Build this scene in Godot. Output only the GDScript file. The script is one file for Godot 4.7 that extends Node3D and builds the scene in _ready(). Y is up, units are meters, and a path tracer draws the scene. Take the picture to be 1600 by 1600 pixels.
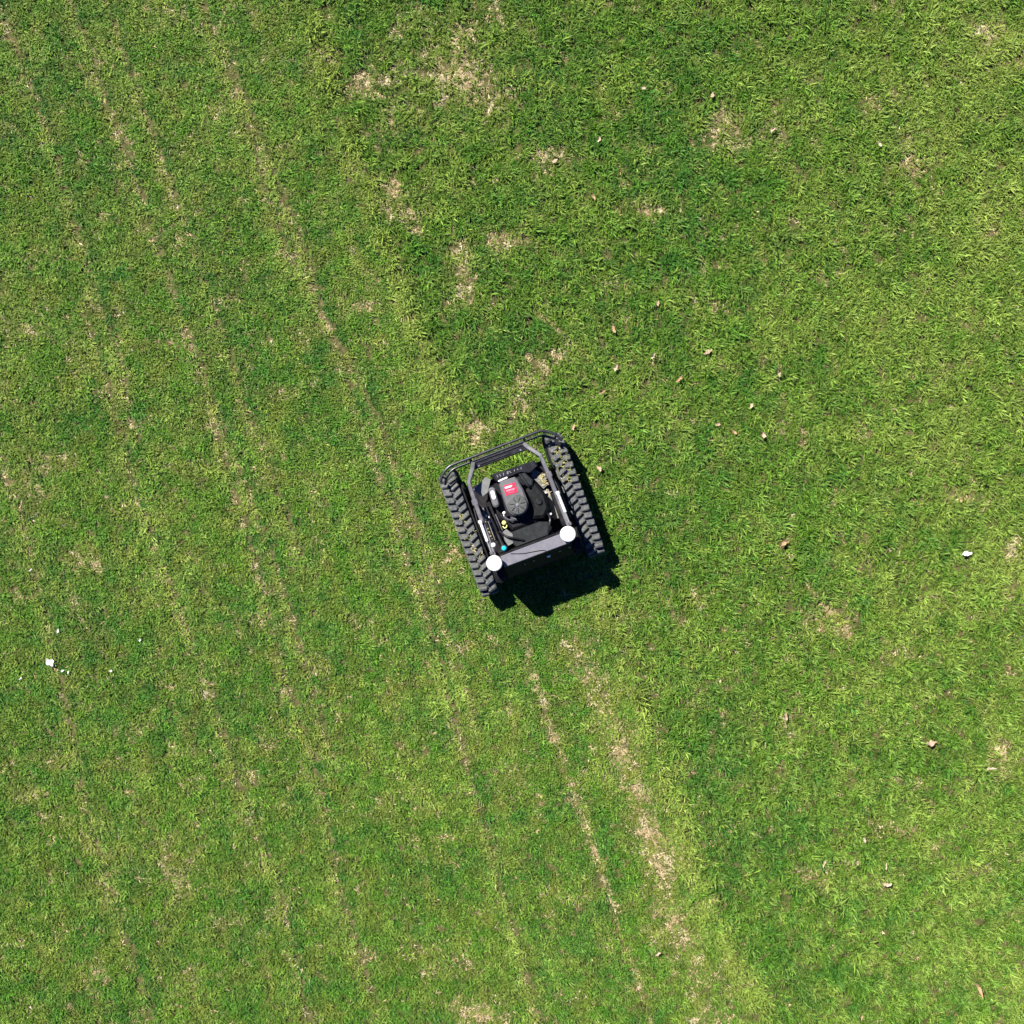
extends Node3D
# A tracked slope mower on a half-cut lawn, seen from a drone straight above.
const CAM_H := 9.5
const PX := 9.2 / 1600.0          # metres of lawn for one pixel of the photograph
const INNER := 6.4                # half side of the densely planted lawn
const OUTER := 10.0               # half side of the coarser planting round it
const GRID := 880                 # cells of the lawn survey maps over +-INNER
const TURN := 20.5                # heading of the mower, degrees

var M := {}
var taken := {}
var dry := PackedFloat32Array()
var pale := PackedFloat32Array()
var lush := PackedFloat32Array()
var tall := PackedFloat32Array()
var bare := PackedFloat32Array()
var rng := RandomNumberGenerator.new()

# ---------------------------------------------------------------- helpers
func numbered(called: String) -> String:
	if not taken.has(called):
		taken[called] = 0
		return called
	taken[called] += 1
	return "%s_%03d" % [called, taken[called]]

func tag(o: Node, label: String, category: String, group := "", kind := "") -> void:
	if label: o.set_meta("label", label)
	if category: o.set_meta("category", category)
	if group: o.set_meta("group", group)
	if kind: o.set_meta("kind", kind)

func group_node(called: String, parent: Node, at := Vector3.ZERO) -> Node3D:
	var o := Node3D.new()
	o.name = called
	o.position = at
	parent.add_child(o, true)
	return o

func put(called: String, mesh: Mesh, mat: Material, parent: Node, at := Vector3.ZERO, rot := Vector3.ZERO) -> MeshInstance3D:
	var o := MeshInstance3D.new()
	o.name = called
	o.mesh = mesh
	o.material_override = mat
	o.position = at
	o.rotation_degrees = rot
	parent.add_child(o, true)
	return o

func new_st(smooth := false) -> SurfaceTool:
	var st := SurfaceTool.new()
	st.begin(Mesh.PRIMITIVE_TRIANGLES)
	st.set_smooth_group(0 if smooth else -1)
	return st

func tri(st: SurfaceTool, a: Vector3, b: Vector3, c: Vector3, out: Vector3) -> void:
	if (c - a).cross(b - a).dot(out) < 0.0:
		var t := b
		b = c
		c = t
	st.add_vertex(a)
	st.add_vertex(b)
	st.add_vertex(c)

func quad(st: SurfaceTool, a: Vector3, b: Vector3, c: Vector3, d: Vector3, out: Vector3) -> void:
	tri(st, a, b, c, out)
	tri(st, a, c, d, out)

func done(st: SurfaceTool) -> ArrayMesh:
	st.generate_normals()
	return st.commit()

# box with chamfered edges, added to a SurfaceTool
func add_box(st: SurfaceTool, size: Vector3, bev: float, tf := Transform3D.IDENTITY) -> void:
	var h := size * 0.5
	var e: float = min(bev, min(h.x, min(h.y, h.z)) * 0.9)
	var ax := [Vector3.RIGHT, Vector3.UP, Vector3.BACK]
	for i in 3:
		var j := (i + 1) % 3
		var k := (i + 2) % 3
		for s in [-1.0, 1.0]:
			var n: Vector3 = ax[i] * s
			var p: Array = []
			for c in [[-1, -1], [1, -1], [1, 1], [-1, 1]]:
				p.append(tf * (n * h[i] + ax[j] * (h[j] - e) * c[0] + ax[k] * (h[k] - e) * c[1]))
			quad(st, p[0], p[1], p[2], p[3], tf.basis * n)
			for s2 in [-1.0, 1.0]:          # edge between axes i and j
				var m: Vector3 = ax[j] * s2
				var q: Array = []
				for c in [-1.0, 1.0]:
					q.append(tf * (n * h[i] + m * (h[j] - e) + ax[k] * (h[k] - e) * c))
				for c in [1.0, -1.0]:
					q.append(tf * (n * (h[i] - e) + m * h[j] + ax[k] * (h[k] - e) * c))
				quad(st, q[0], q[1], q[2], q[3], tf.basis * (n + m))
	for sx in [-1.0, 1.0]:
		for sy in [-1.0, 1.0]:
			for sz in [-1.0, 1.0]:
				tri(st, tf * Vector3(sx * h.x, sy * (h.y - e), sz * (h.z - e)), tf * Vector3(sx * (h.x - e), sy * h.y, sz * (h.z - e)), tf * Vector3(sx * (h.x - e), sy * (h.y - e), sz * h.z), tf.basis * Vector3(sx, sy, sz))

func box(size: Vector3, bev := 0.004) -> ArrayMesh:
	var st := new_st()
	add_box(st, size, bev)
	return done(st)

# upright prism over an outline (x, z), chamfered round its top
func prism(outline: PackedVector2Array, y0: float, y1: float, bev := 0.006) -> ArrayMesh:
	var st := new_st()
	var mid := Vector2.ZERO
	for p in outline: mid += p
	mid /= outline.size()
	var inner := PackedVector2Array()
	for p in outline: inner.append(p - (p - mid).normalized() * bev * 1.3)
	var n := outline.size()
	for i in n:
		var a := outline[i]
		var b := outline[(i + 1) % n]
		var c := inner[(i + 1) % n]
		var d := inner[i]
		var o := (a + b) * 0.5 - mid
		var out := Vector3(o.x, 0, o.y)
		quad(st, Vector3(a.x, y0, a.y), Vector3(b.x, y0, b.y), Vector3(b.x, y1 - bev, b.y), Vector3(a.x, y1 - bev, a.y), out)
		quad(st, Vector3(a.x, y1 - bev, a.y), Vector3(b.x, y1 - bev, b.y), Vector3(c.x, y1, c.y), Vector3(d.x, y1, d.y), out.normalized() + Vector3.UP)
	var ids := Geometry2D.triangulate_polygon(inner)
	for i in range(0, ids.size(), 3):
		tri(st, Vector3(inner[ids[i]].x, y1, inner[ids[i]].y), Vector3(inner[ids[i + 1]].x, y1, inner[ids[i + 1]].y), Vector3(inner[ids[i + 2]].x, y1, inner[ids[i + 2]].y), Vector3.UP)
		tri(st, Vector3(outline[ids[i]].x, y0, outline[ids[i]].y), Vector3(outline[ids[i + 1]].x, y0, outline[ids[i + 1]].y), Vector3(outline[ids[i + 2]].x, y0, outline[ids[i + 2]].y), Vector3.DOWN)
	return done(st)

# round tube along a path
func tube(path: Array, r: float, sides := 12) -> ArrayMesh:
	var st := new_st(true)
	var rings: Array = []
	var n := path.size()
	var up := Vector3.UP
	for i in n:
		var t: Vector3 = (path[min(i + 1, n - 1)] - path[max(i - 1, 0)]).normalized()
		if absf(t.dot(up)) > 0.95: up = Vector3.RIGHT
		var a := t.cross(up).normalized()
		var b := a.cross(t).normalized()
		up = b
		var ring: Array = []
		for k in sides:
			var g := TAU * k / sides
			ring.append(path[i] + (a * cos(g) + b * sin(g)) * r)
		rings.append(ring)
	for i in n - 1:
		for k in sides:
			var k2 := (k + 1) % sides
			var out: Vector3 = (rings[i][k] + rings[i][k2]) * 0.5 - path[i]
			quad(st, rings[i][k], rings[i][k2], rings[i + 1][k2], rings[i + 1][k], out)
	st.set_smooth_group(-1)
	for k in range(1, sides - 1):
		tri(st, rings[0][0], rings[0][k], rings[0][k + 1], path[0] - path[1])
		tri(st, rings[n - 1][0], rings[n - 1][k], rings[n - 1][k + 1], path[n - 1] - path[n - 2])
	return done(st)

# rounds the corners of a path
func soft(path: Array, cut: float, steps := 5) -> Array:
	var r: Array = [path[0]]
	for i in range(1, path.size() - 1):
		var p: Vector3 = path[i]
		var a: Vector3 = p + (path[i - 1] - p).normalized() * min(cut, (path[i - 1] - p).length() * 0.45)
		var b: Vector3 = p + (path[i + 1] - p).normalized() * min(cut, (path[i + 1] - p).length() * 0.45)
		for k in steps + 1:
			var t := float(k) / steps
			r.append(a.lerp(p, t).lerp(p.lerp(b, t), t))
	r.append(path[-1])
	return r

# square section along a path (frame rails)
func bar(path: Array, w: float, h: float) -> ArrayMesh:
	var st := new_st()
	var n := path.size()
	var rings: Array = []
	var e: float = min(w, h) * 0.16
	var sec := [Vector2(-w / 2 + e, -h / 2), Vector2(w / 2 - e, -h / 2), Vector2(w / 2, -h / 2 + e), Vector2(w / 2, h / 2 - e), Vector2(w / 2 - e, h / 2), Vector2(-w / 2 + e, h / 2), Vector2(-w / 2, h / 2 - e), Vector2(-w / 2, -h / 2 + e)]
	for i in n:
		var t: Vector3 = (path[min(i + 1, n - 1)] - path[max(i - 1, 0)]).normalized()
		var a := t.cross(Vector3.UP).normalized()
		var b := a.cross(t).normalized()
		var ring: Array = []
		for s in sec: ring.append(path[i] + a * s.x + b * s.y)
		rings.append(ring)
	for i in n - 1:
		for k in 8:
			var k2 := (k + 1) % 8
			quad(st, rings[i][k], rings[i][k2], rings[i + 1][k2], rings[i + 1][k], (rings[i][k] + rings[i][k2]) * 0.5 - path[i])
	for k in range(1, 7):
		tri(st, rings[0][0], rings[0][k], rings[0][k + 1], path[0] - path[1])
		tri(st, rings[n - 1][0], rings[n - 1][k], rings[n - 1][k + 1], path[n - 1] - path[n - 2])
	return done(st)

# lathed shape about y; profile points are (radius, height)
func lathe(profile: Array, sides := 28, smooth := true) -> ArrayMesh:
	var st := new_st(smooth)
	for i in profile.size() - 1:
		var p: Vector2 = profile[i]
		var q: Vector2 = profile[i + 1]
		st.set_smooth_group(i if smooth else -1)
		var nrm := Vector2((q - p).y, -(q - p).x)
		for k in sides:
			var a := TAU * k / sides
			var b := TAU * (k + 1) / sides
			var m := (a + b) * 0.5
			var out := Vector3(cos(m) * nrm.x, nrm.y, sin(m) * nrm.x)
			var v := [Vector3(cos(a) * p.x, p.y, sin(a) * p.x), Vector3(cos(b) * p.x, p.y, sin(b) * p.x), Vector3(cos(b) * q.x, q.y, sin(b) * q.x), Vector3(cos(a) * q.x, q.y, sin(a) * q.x)]
			if p.x > 0.0001: tri(st, v[0], v[1], v[2], out)
			if q.x > 0.0001: tri(st, v[0], v[2], v[3], out)
	return done(st)

func arc(c: Vector2, r: float, a0: float, a1: float, n: int) -> PackedVector2Array:
	var o := PackedVector2Array()
	for i in n + 1:
		var a := deg_to_rad(lerpf(a0, a1, float(i) / n))
		o.append(c + Vector2(cos(a), sin(a)) * r)
	return o

func mat(lin: Color, rough := 0.6, metal := 0.0) -> StandardMaterial3D:
	var m := StandardMaterial3D.new()
	m.albedo_color = lin.linear_to_srgb()
	m.roughness = rough
	m.metallic = metal
	return m

# paint or rubber with a fine grain and dusty patches in it
func worn(lin: Color, dust: Color, amount: float, rough: float, metal := 0.0, freq := 0.02, seed_ := 3, scale_ := 2.0) -> StandardMaterial3D:
	var m := StandardMaterial3D.new()
	var n := FastNoiseLite.new()
	n.noise_type = FastNoiseLite.TYPE_SIMPLEX
	n.frequency = freq
	n.fractal_octaves = 5
	n.fractal_gain = 0.65
	n.seed = seed_
	var g := Gradient.new()
	g.offsets = PackedFloat32Array([0.0, 0.45, 0.62, 1.0])
	var half := lin.lerp(dust, amount * 0.4)
	g.colors = PackedColorArray([(lin * 0.85).linear_to_srgb(), lin.linear_to_srgb(), half.linear_to_srgb(), lin.lerp(dust, amount).linear_to_srgb()])
	for i in 4:
		var c := g.get_color(i)
		c.a = 1.0
		g.set_color(i, c)
	var t := NoiseTexture2D.new()
	t.width = 256
	t.height = 256
	t.seamless = true
	t.noise = n
	t.color_ramp = g
	m.albedo_texture = t
	m.uv1_triplanar = true
	m.uv1_scale = Vector3.ONE * scale_
	m.roughness = rough
	m.metallic = metal
	return m

func photo(px: float, py: float, h := 0.0) -> Vector3:     # the spot at height h that the survey of the photograph gives
	var k := PX * (CAM_H - h) / CAM_H
	return Vector3((px - 800.0) * k, h, (py - 800.0) * k)

# ---------------------------------------------------------------- main
func _ready() -> void:
	rng.seed = 4711
	# camera
	var cam := Camera3D.new()
	cam.name = "camera"
	cam.position = Vector3(0, CAM_H, 0)
	cam.rotation_degrees = Vector3(-90, 0, 0)
	cam.fov = rad_to_deg(2.0 * atan(4.6 / CAM_H))
	cam.near = 0.1
	cam.far = 300.0
	add_child(cam)
	cam.current = true
	# sky and exposure
	var env := Environment.new()
	var sky_m := ProceduralSkyMaterial.new()
	sky_m.sky_top_color = Color(0.16, 0.33, 0.66)
	sky_m.sky_horizon_color = Color(0.55, 0.68, 0.82)
	sky_m.sky_curve = 0.12
	sky_m.ground_bottom_color = Color(0.12, 0.16, 0.07)
	sky_m.ground_horizon_color = Color(0.45, 0.5, 0.45)
	var sky := Sky.new()
	sky.sky_material = sky_m
	env.background_mode = Environment.BG_SKY
	env.sky = sky
	env.background_energy_multiplier = 0.32
	env.tonemap_mode = Environment.TONE_MAPPER_LINEAR
	env.tonemap_exposure = 2.28
	env.sdfgi_enabled = true
	env.ssao_enabled = true
	env.ssil_enabled = true
	var we := WorldEnvironment.new()
	we.name = "world_environment"
	we.environment = env
	add_child(we)
	# sun: high in the upper left of the photograph, 51 degrees up
	var sun := DirectionalLight3D.new()
	sun.name = "sun"
	sun.light_energy = 1.5
	sun.light_color = Color(1.0, 0.975, 0.93)
	sun.light_angular_distance = 0.5
	sun.shadow_enabled = true
	add_child(sun)
	sun.look_at_from_position(Vector3.ZERO, Vector3(0.479, -0.85, 0.479), Vector3.UP)

	make_materials()
	survey_lawn()
	make_ground()
	make_grass()
	make_mower()
	make_litter()

func make_materials() -> void:
	M.black = worn(Color(0.008, 0.008, 0.011), Color(0.035, 0.033, 0.032), 0.6, 0.45, 0.0, 0.02, 5)
	M.matt = worn(Color(0.008, 0.008, 0.011), Color(0.025, 0.024, 0.024), 0.5, 0.8, 0.0, 0.02, 17)
	M.black_gloss = worn(Color(0.01, 0.01, 0.014), Color(0.05, 0.05, 0.05), 0.4, 0.3, 0.0, 0.02, 6)
	M.frame = worn(Color(0.07, 0.07, 0.09), Color(0.17, 0.16, 0.15), 0.6, 0.6, 0.0, 0.025, 7)
	M.bumper = worn(Color(0.035, 0.037, 0.045), Color(0.12, 0.115, 0.1), 0.5, 0.3, 0.3, 0.03, 8)
	M.panel = worn(Color(0.14, 0.14, 0.17), Color(0.2, 0.19, 0.2), 0.5, 0.42, 0.0, 0.015, 9)
	M.plate = worn(Color(0.15, 0.157, 0.165), Color(0.25, 0.24, 0.22), 0.5, 0.5, 0.2, 0.02, 10)
	M.rubber = worn(Color(0.058, 0.064, 0.071), Color(0.16, 0.15, 0.11), 0.7, 0.8, 0.0, 0.03, 11)
	M.lug = []
	for i in 4:
		var d: Color = [Color(0.058, 0.064, 0.071), Color(0.064, 0.07, 0.076), Color(0.053, 0.06, 0.068), Color(0.066, 0.072, 0.073)][i]
		M.lug.append(worn(d, Color(0.165, 0.168, 0.158), 0.9, 0.7, 0.0, 0.04, 20 + i, 4.0))
	M.shroud = worn(Color(0.12, 0.12, 0.132), Color(0.2, 0.19, 0.185), 0.4, 0.4, 0.2, 0.02, 12)
	M.screen = worn(Color(0.06, 0.068, 0.068), Color(0.16, 0.155, 0.145), 0.7, 0.5, 0.3, 0.05, 13, 4.0)
	M.filter = worn(Color(0.12, 0.12, 0.132), Color(0.24, 0.24, 0.24), 0.6, 0.35, 0.1, 0.03, 14)
	M.tank = worn(Color(0.006, 0.007, 0.008), Color(0.02, 0.022, 0.021), 0.6, 0.5, 0.0, 0.03, 15)
	M.cover = worn(Color(0.014, 0.017, 0.02), Color(0.035, 0.04, 0.042), 0.6, 0.55, 0.0, 0.03, 16)
	for k in [M.tank, M.cover, M.black, M.matt]: k.metallic_specular = 0.3
	M.white = mat(Color(0.8, 0.8, 0.78), 0.4)
	M.alu = mat(Color(0.78, 0.78, 0.8), 0.4, 0.25)
	M.steel = mat(Color(0.5, 0.5, 0.52), 0.3, 0.8)
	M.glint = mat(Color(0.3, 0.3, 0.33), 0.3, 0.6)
	M.blue = mat(Color(0.02, 0.42, 0.62), 0.25)
	M.yellow = mat(Color(0.72, 0.72, 0.22), 0.4)
	M.olive = mat(Color(0.16, 0.17, 0.05), 0.6)
	M.lens = mat(Color(0.7, 0.85, 0.9), 0.1)
	# the print on the engine sticker: red with a white mark and small pale lettering
	var im := Image.create(64, 52, false, Image.FORMAT_RGB8)
	im.fill(Color(0.78, 0.16, 0.27))
	im.fill_rect(Rect2i(6, 8, 34, 9), Color(0.97, 0.93, 0.94))
	im.fill_rect(Rect2i(40, 8, 6, 4), Color(0.97, 0.93, 0.94))
	for i in 9:
		im.fill_rect(Rect2i(10 + i * 5, 25 + (i % 2), 3, 9 - (i % 3)), Color(0.93, 0.62, 0.7))
	for i in 6:
		im.fill_rect(Rect2i(14 + i * 6, 40, 4, 3), Color(0.88, 0.42, 0.52))
	im.generate_mipmaps()
	M.sticker = StandardMaterial3D.new()
	M.sticker.albedo_texture = ImageTexture.create_from_image(im)
	M.sticker.roughness = 0.4
	# grass blades take their colour from vertex and copy colours
	M.blade = StandardMaterial3D.new()
	M.blade.vertex_color_use_as_albedo = true
	M.blade.roughness = 0.6
	M.blade.metallic_specular = 0.3
	M.blade.backlight_enabled = true
	M.blade.backlight = Color(0.2, 0.25, 0.08)
	M.blade.cull_mode = BaseMaterial3D.CULL_DISABLED

# ---------------------------------------------------------------- lawn survey
func blob(map: PackedFloat32Array, px: float, py: float, rx: float, ry: float, power: float, turn := 0.0) -> void:
	var cx := (px - 800.0) * PX
	var cz := (py - 800.0) * PX
	var ax := rx * PX
	var az := ry * PX
	var cell := 2.0 * INNER / GRID
	var reach: float = max(ax, az) * 1.9
	var i0: int = clampi(int((cx - reach + INNER) / cell), 0, GRID - 1)
	var i1: int = clampi(int((cx + reach + INNER) / cell), 0, GRID - 1)
	var j0: int = clampi(int((cz - reach + INNER) / cell), 0, GRID - 1)
	var j1: int = clampi(int((cz + reach + INNER) / cell), 0, GRID - 1)
	var c := cos(deg_to_rad(turn))
	var s := sin(deg_to_rad(turn))
	for j in range(j0, j1 + 1):
		for i in range(i0, i1 + 1):
			var x := -INNER + (i + 0.5) * cell - cx
			var z := -INNER + (j + 0.5) * cell - cz
			var u := (x * c + z * s) / ax
			var v := (-x * s + z * c) / az
			var q := u * u + v * v
			if q < 3.6:
				map[j * GRID + i] += power * exp(-q * 1.3)

func streak(map: PackedFloat32Array, pts: Array, w: float, power: float, side := 0.0, rough := 0.5) -> void:
	for k in pts.size() - 1:
		var a := Vector2(pts[k][0] + side, pts[k][1])
		var b := Vector2(pts[k + 1][0] + side, pts[k + 1][1])
		var n: int = max(1, int((b - a).length() / (w * 1.1)))
		for i in n:
			var p := a.lerp(b, (i + 0.5) / n) + Vector2(rng.randfn(), rng.randfn()) * w * 0.22
			blob(map, p.x, p.y, w * rng.randf_range(0.8, 1.15), w * rng.randf_range(1.2, 1.8), power * rng.randf_range(1.0 - rough, 1.0 + rough), -19.0)

var EDGE := [[430, -320], [470, 0], [500, 110], [545, 230], [590, 370], [628, 470], [683, 590], [716, 690], [740, 740], [890, 740], [925, 880], [945, 940], [992, 1080], [1042, 1220], [1082, 1330], [1122, 1440], [1172, 1550], [1200, 1620], [1320, 1920]]

func edge_at(py: float) -> float:
	for k in EDGE.size() - 1:
		if py < EDGE[k + 1][1]:
			return lerpf(EDGE[k][0], EDGE[k + 1][0], clampf((py - EDGE[k][1]) / max(1.0, float(EDGE[k + 1][1] - EDGE[k][1])), -1.0, 1.0))
	return EDGE[-1][0]

func survey_lawn() -> void:
	for m in 5:
		var a := PackedFloat32Array()
		a.resize(GRID * GRID)
		a.fill(0.0)
		match m:
			0: dry = a
			1: pale = a
			2: lush = a
			3: tall = a
			4: bare = a
	# broad tones, from noise and from the cut edge
	var n1 := noise(0.55, 11, 4)
	var n2 := noise(1.6, 12, 4)
	var n3 := noise(5.0, 13, 3)
	var n4 := noise(2.2, 14, 3)
	var n5 := noise(12.0, 15, 2)
	var th := deg_to_rad(TURN)
	var cell := 2.0 * INNER / GRID
	for j in GRID:
		var z := -INNER + (j + 0.5) * cell
		var py := z / PX + 800.0
		for i in GRID:
			var x := -INNER + (i + 0.5) * cell
			var px := x / PX + 800.0
			var ragged: float = n3.get_noise_2d(x, z) * 26.0 + n5.get_noise_2d(x, z) * 14.0
			var e := px - edge_at(py) + ragged
			var uncut := smoothstep(-6.0, 8.0, e)
			var id := j * GRID + i
			tall[id] = uncut
			# passes of the mower leave lines along its heading
			var u := x * cos(th) - z * sin(th)
			var v := x * sin(th) + z * cos(th)
			var lines := n4.get_noise_2d(u * 5.5, v * 0.45) * (1.0 - uncut * 0.75)
			var broad := n1.get_noise_2d(x, z)
			var mid := n2.get_noise_2d(x + 30.0, z)
			dry[id] = maxf(0.0, n2.get_noise_2d(x - 17.0, z + 9.0) * 0.55 + n3.get_noise_2d(x + 5.0, z) * 0.5 - 0.03) * 0.75 + maxf(0.0, lines - 0.2) * 0.7
			pale[id] = clampf(0.22 + broad * 0.4 + mid * 0.55 + n3.get_noise_2d(x, z + 40.0) * 0.6 + lines * 0.3 + smoothstep(1050.0, 1600.0, px) * (0.4 - 0.12 * smoothstep(300.0, 1500.0, py)) - (1.0 - uncut) * 0.05 + uncut * 0.07, 0.0, 1.0)
			lush[id] = clampf(0.24 - broad * 0.45 + n2.get_noise_2d(x, z - 50.0) * 0.75 + n3.get_noise_2d(x - 9.0, z) * (0.5 + 0.5 * uncut) - lines * 0.35 + uncut * 0.04 - smoothstep(1050.0, 1600.0, px) * 0.3, 0.0, 1.0)
			bare[id] = maxf(0.0, -lines - 0.24) * 0.9 + maxf(0.0, n3.get_noise_2d(x + 71.0, z) - 0.28) * 1.6 + maxf(0.0, n5.get_noise_2d(x + 71.0, z) - 0.4) * 2.0
			if e > -5.0 and e < 48.0:      # bent-over fringe of the uncut sward
				pale[id] += clampf(0.6 + mid * 0.8 + n5.get_noise_2d(x + 3.0, z) * 1.3, -0.2, 1.0) * smoothstep(-5.0, 4.0, e) * (1.0 - smoothstep(8.0, 24.0, e))
				if e > 12.0 and e < 28.0: bare[id] += maxf(0.0, n5.get_noise_2d(x, z + 5.0) - 0.02) * 2.4
				lush[id] *= 0.5
	# straw patches, as they lie in the photograph
	for p in [[575, 130, 34, 24, 0.9], [700, 95, 62, 44, 0.6], [730, 130, 50, 25, 0.55], [768, 165, 26, 18, 0.8], [735, 45, 40, 18, 0.5], [505, 90, 20, 14, 0.6], [612, 305, 16, 30, 1.0], [640, 335, 18, 16, 0.8], [715, 390, 14, 16, 0.9], [722, 442, 18, 26, 0.9], [786, 378, 24, 11, 1.1], [855, 248, 28, 18, 0.7], [618, 198, 24, 14, 0.6], [560, 480, 26, 10, 0.9], [738, 666, 22, 10, 1.0], [843, 582, 20, 24, 0.8], [805, 637, 24, 18, 0.8], [880, 548, 20, 22, 0.6], [1130, 190, 30, 16, 0.9], [1140, 225, 26, 20, 0.9], [1418, 264, 24, 10, 1.1], [1412, 222, 18, 14, 0.6], [1012, 325, 24, 10, 0.8], [745, 690, 10, 16, 0.9],
			[145, 132, 16, 18, 0.8], [200, 232, 12, 24, 0.8], [340, 168, 14, 8, 0.9], [240, 355, 30, 24, 0.6], [262, 18, 28, 16, 0.6], [290, 538, 20, 22, 0.9], [338, 652, 14, 18, 0.8], [75, 728, 24, 20, 0.7], [34, 772, 24, 20, 0.8], [190, 498, 12, 14, 0.7], [32, 505, 22, 22, 0.5], [120, 880, 18, 14, 1.0], [148, 882, 12, 12, 0.7], [115, 932, 10, 20, 0.9], [28, 930, 9, 7, 1.1], [92, 1190, 26, 16, 0.8], [205, 1138, 34, 12, 0.7], [262, 1352, 22, 28, 0.7], [288, 1388, 26, 12, 0.8], [145, 1522, 18, 20, 1.0], [52, 1240, 18, 12, 0.8], [210, 1242, 10, 9, 0.9], [312, 1520, 26, 14, 0.5], [392, 1215, 16, 10, 0.8], [12, 45, 14, 12, 0.8], [395, 20, 12, 16, 0.7], [70, 400, 40, 14, 0.4],
			[702, 872, 13, 30, 0.8], [726, 1006, 12, 8, 0.8], [596, 1004, 10, 7, 0.9], [455, 612, 24, 14, 0.6], [715, 1500, 22, 16, 0.6], [740, 1582, 34, 20, 0.8], [575, 1492, 14, 9, 0.7], [660, 1264, 24, 8, 0.7], [796, 1214, 18, 18, 0.6], [420, 1088, 22, 10, 0.6], [500, 1045, 18, 10, 0.5], [855, 1393, 14, 9, 1.0],
			[1270, 1372, 22, 16, 0.7], [1395, 1300, 26, 12, 0.7], [1462, 1325, 14, 16, 0.7], [1560, 1185, 16, 22, 0.8], [1290, 965, 24, 16, 0.7], [1320, 985, 14, 20, 0.6], [1420, 1020, 26, 10, 0.6], [1580, 855, 16, 14, 0.8], [1085, 1100, 12, 8, 0.7], [1090, 940, 26, 12, 0.4], [990, 960, 16, 12, 0.7], [1040, 940, 8, 8, 0.8], [1225, 1125, 10, 14, 0.8], [1345, 680, 14, 10, 0.7], [1510, 775, 22, 12, 0.7], [1545, 60, 26, 16, 0.6], [1590, 105, 12, 14, 0.7], [1210, 205, 16, 10, 0.6], [1545, 365, 14, 8, 0.8]]:
		blob(dry, p[0], p[1], p[2] * 1.4, p[3] * 1.4, p[4] * (0.6 if p[0] < 480 else 0.8))
	# worn strip and thin wheel line behind the machine
	streak(dry, [[895, 965], [922, 1040], [945, 1110], [972, 1180], [992, 1250], [1025, 1320], [1045, 1420], [1078, 1490], [1105, 1560], [1130, 1640]], 26.0, 0.36, 0.0, 0.15)
	for p in [[935, 1125, 18, 14], [972, 1165, 14, 16], [980, 1190, 14, 14], [1020, 1300, 22, 18], [1030, 1325, 24, 20], [1032, 1420, 12, 10], [1098, 1535, 18, 14], [1112, 1582, 16, 14], [990, 1240, 16, 14]]:
		blob(dry, p[0], p[1], p[2] * 1.3, p[3] * 1.3, 0.35)
	var wheel_line := [[816, 990], [846, 1085], [862, 1140], [878, 1186], [915, 1290], [936, 1345], [962, 1430], [988, 1500], [1020, 1610]]
	streak(dry, wheel_line, 5.0, 0.45)
	streak(dry, [[850, 1110], [862, 1140], [878, 1186]], 5.0, 0.5)
	streak(dry, [[915, 1290], [936, 1345]], 5.0, 0.5)
	streak(bare, wheel_line, 3.5, 0.3, -8.0)
	streak(dry, [[1258, 910], [1300, 960], [1325, 1000]], 6.0, 0.5)
	# thin continuous wheel marks of earlier passes
	for l in [[[-40, -60], [20, 60], [75, 210], [130, 400], [190, 580], [215, 700]], [[95, -40], [150, 120], [205, 262], [250, 400], [300, 540], [345, 660], [400, 800], [440, 920], [468, 1010], [520, 1190]], [[150, -40], [215, 150], [290, 350], [360, 560], [430, 760], [480, 900]], [[300, -40], [375, 170], [440, 380], [545, 560], [590, 660], [640, 800], [690, 960], [750, 1150]], [[130, 480], [190, 680], [215, 780], [290, 980], [330, 1090], [365, 1200], [440, 1400], [475, 1560], [500, 1640]], [[330, 660], [395, 860], [440, 1050], [490, 1190], [530, 1390], [600, 1620]], [[360, 100], [470, 380], [560, 650], [612, 790], [690, 1050], [740, 1240], [800, 1450], [850, 1620]], [[-20, 640], [40, 830], [115, 1160], [140, 1300], [210, 1500], [250, 1640]]]:
		streak(bare, l, 3.8, 0.5, 3.0, 0.45)
		streak(lush, l, 8.0, 0.4, 7.0)
		streak(dry, l, 4.5, 0.1, -5.0, 1.0)
		streak(pale, l, 6.0, 0.4, -6.0)
	# yellowed sward
	for p in [[270, 960, 60, 140, 0.4], [200, 770, 60, 60, 0.3], [480, 1000, 50, 70, 0.25], [740, 930, 60, 70, 0.3], [700, 1080, 90, 80, 0.15], [1320, 330, 50, 90, 0.35], [1520, 330, 80, 60, 0.35], [1560, 880, 60, 110, 0.4], [1320, 950, 70, 60, 0.2], [620, 600, 70, 90, 0.25], [570, 440, 50, 60, 0.2], [720, 690, 30, 14, 0.6], [945, 955, 30, 22, 0.4], [1560, 60, 120, 120, 0.3], [1480, 200, 100, 100, 0.2], [1040, 480, 40, 30, 0.3], [1100, 560, 30, 20, 0.3], [290, 1300, 60, 60, 0.25], [60, 100, 60, 40, 0.25]]:
		blob(pale, p[0], p[1], p[2], p[3], p[4])
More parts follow.
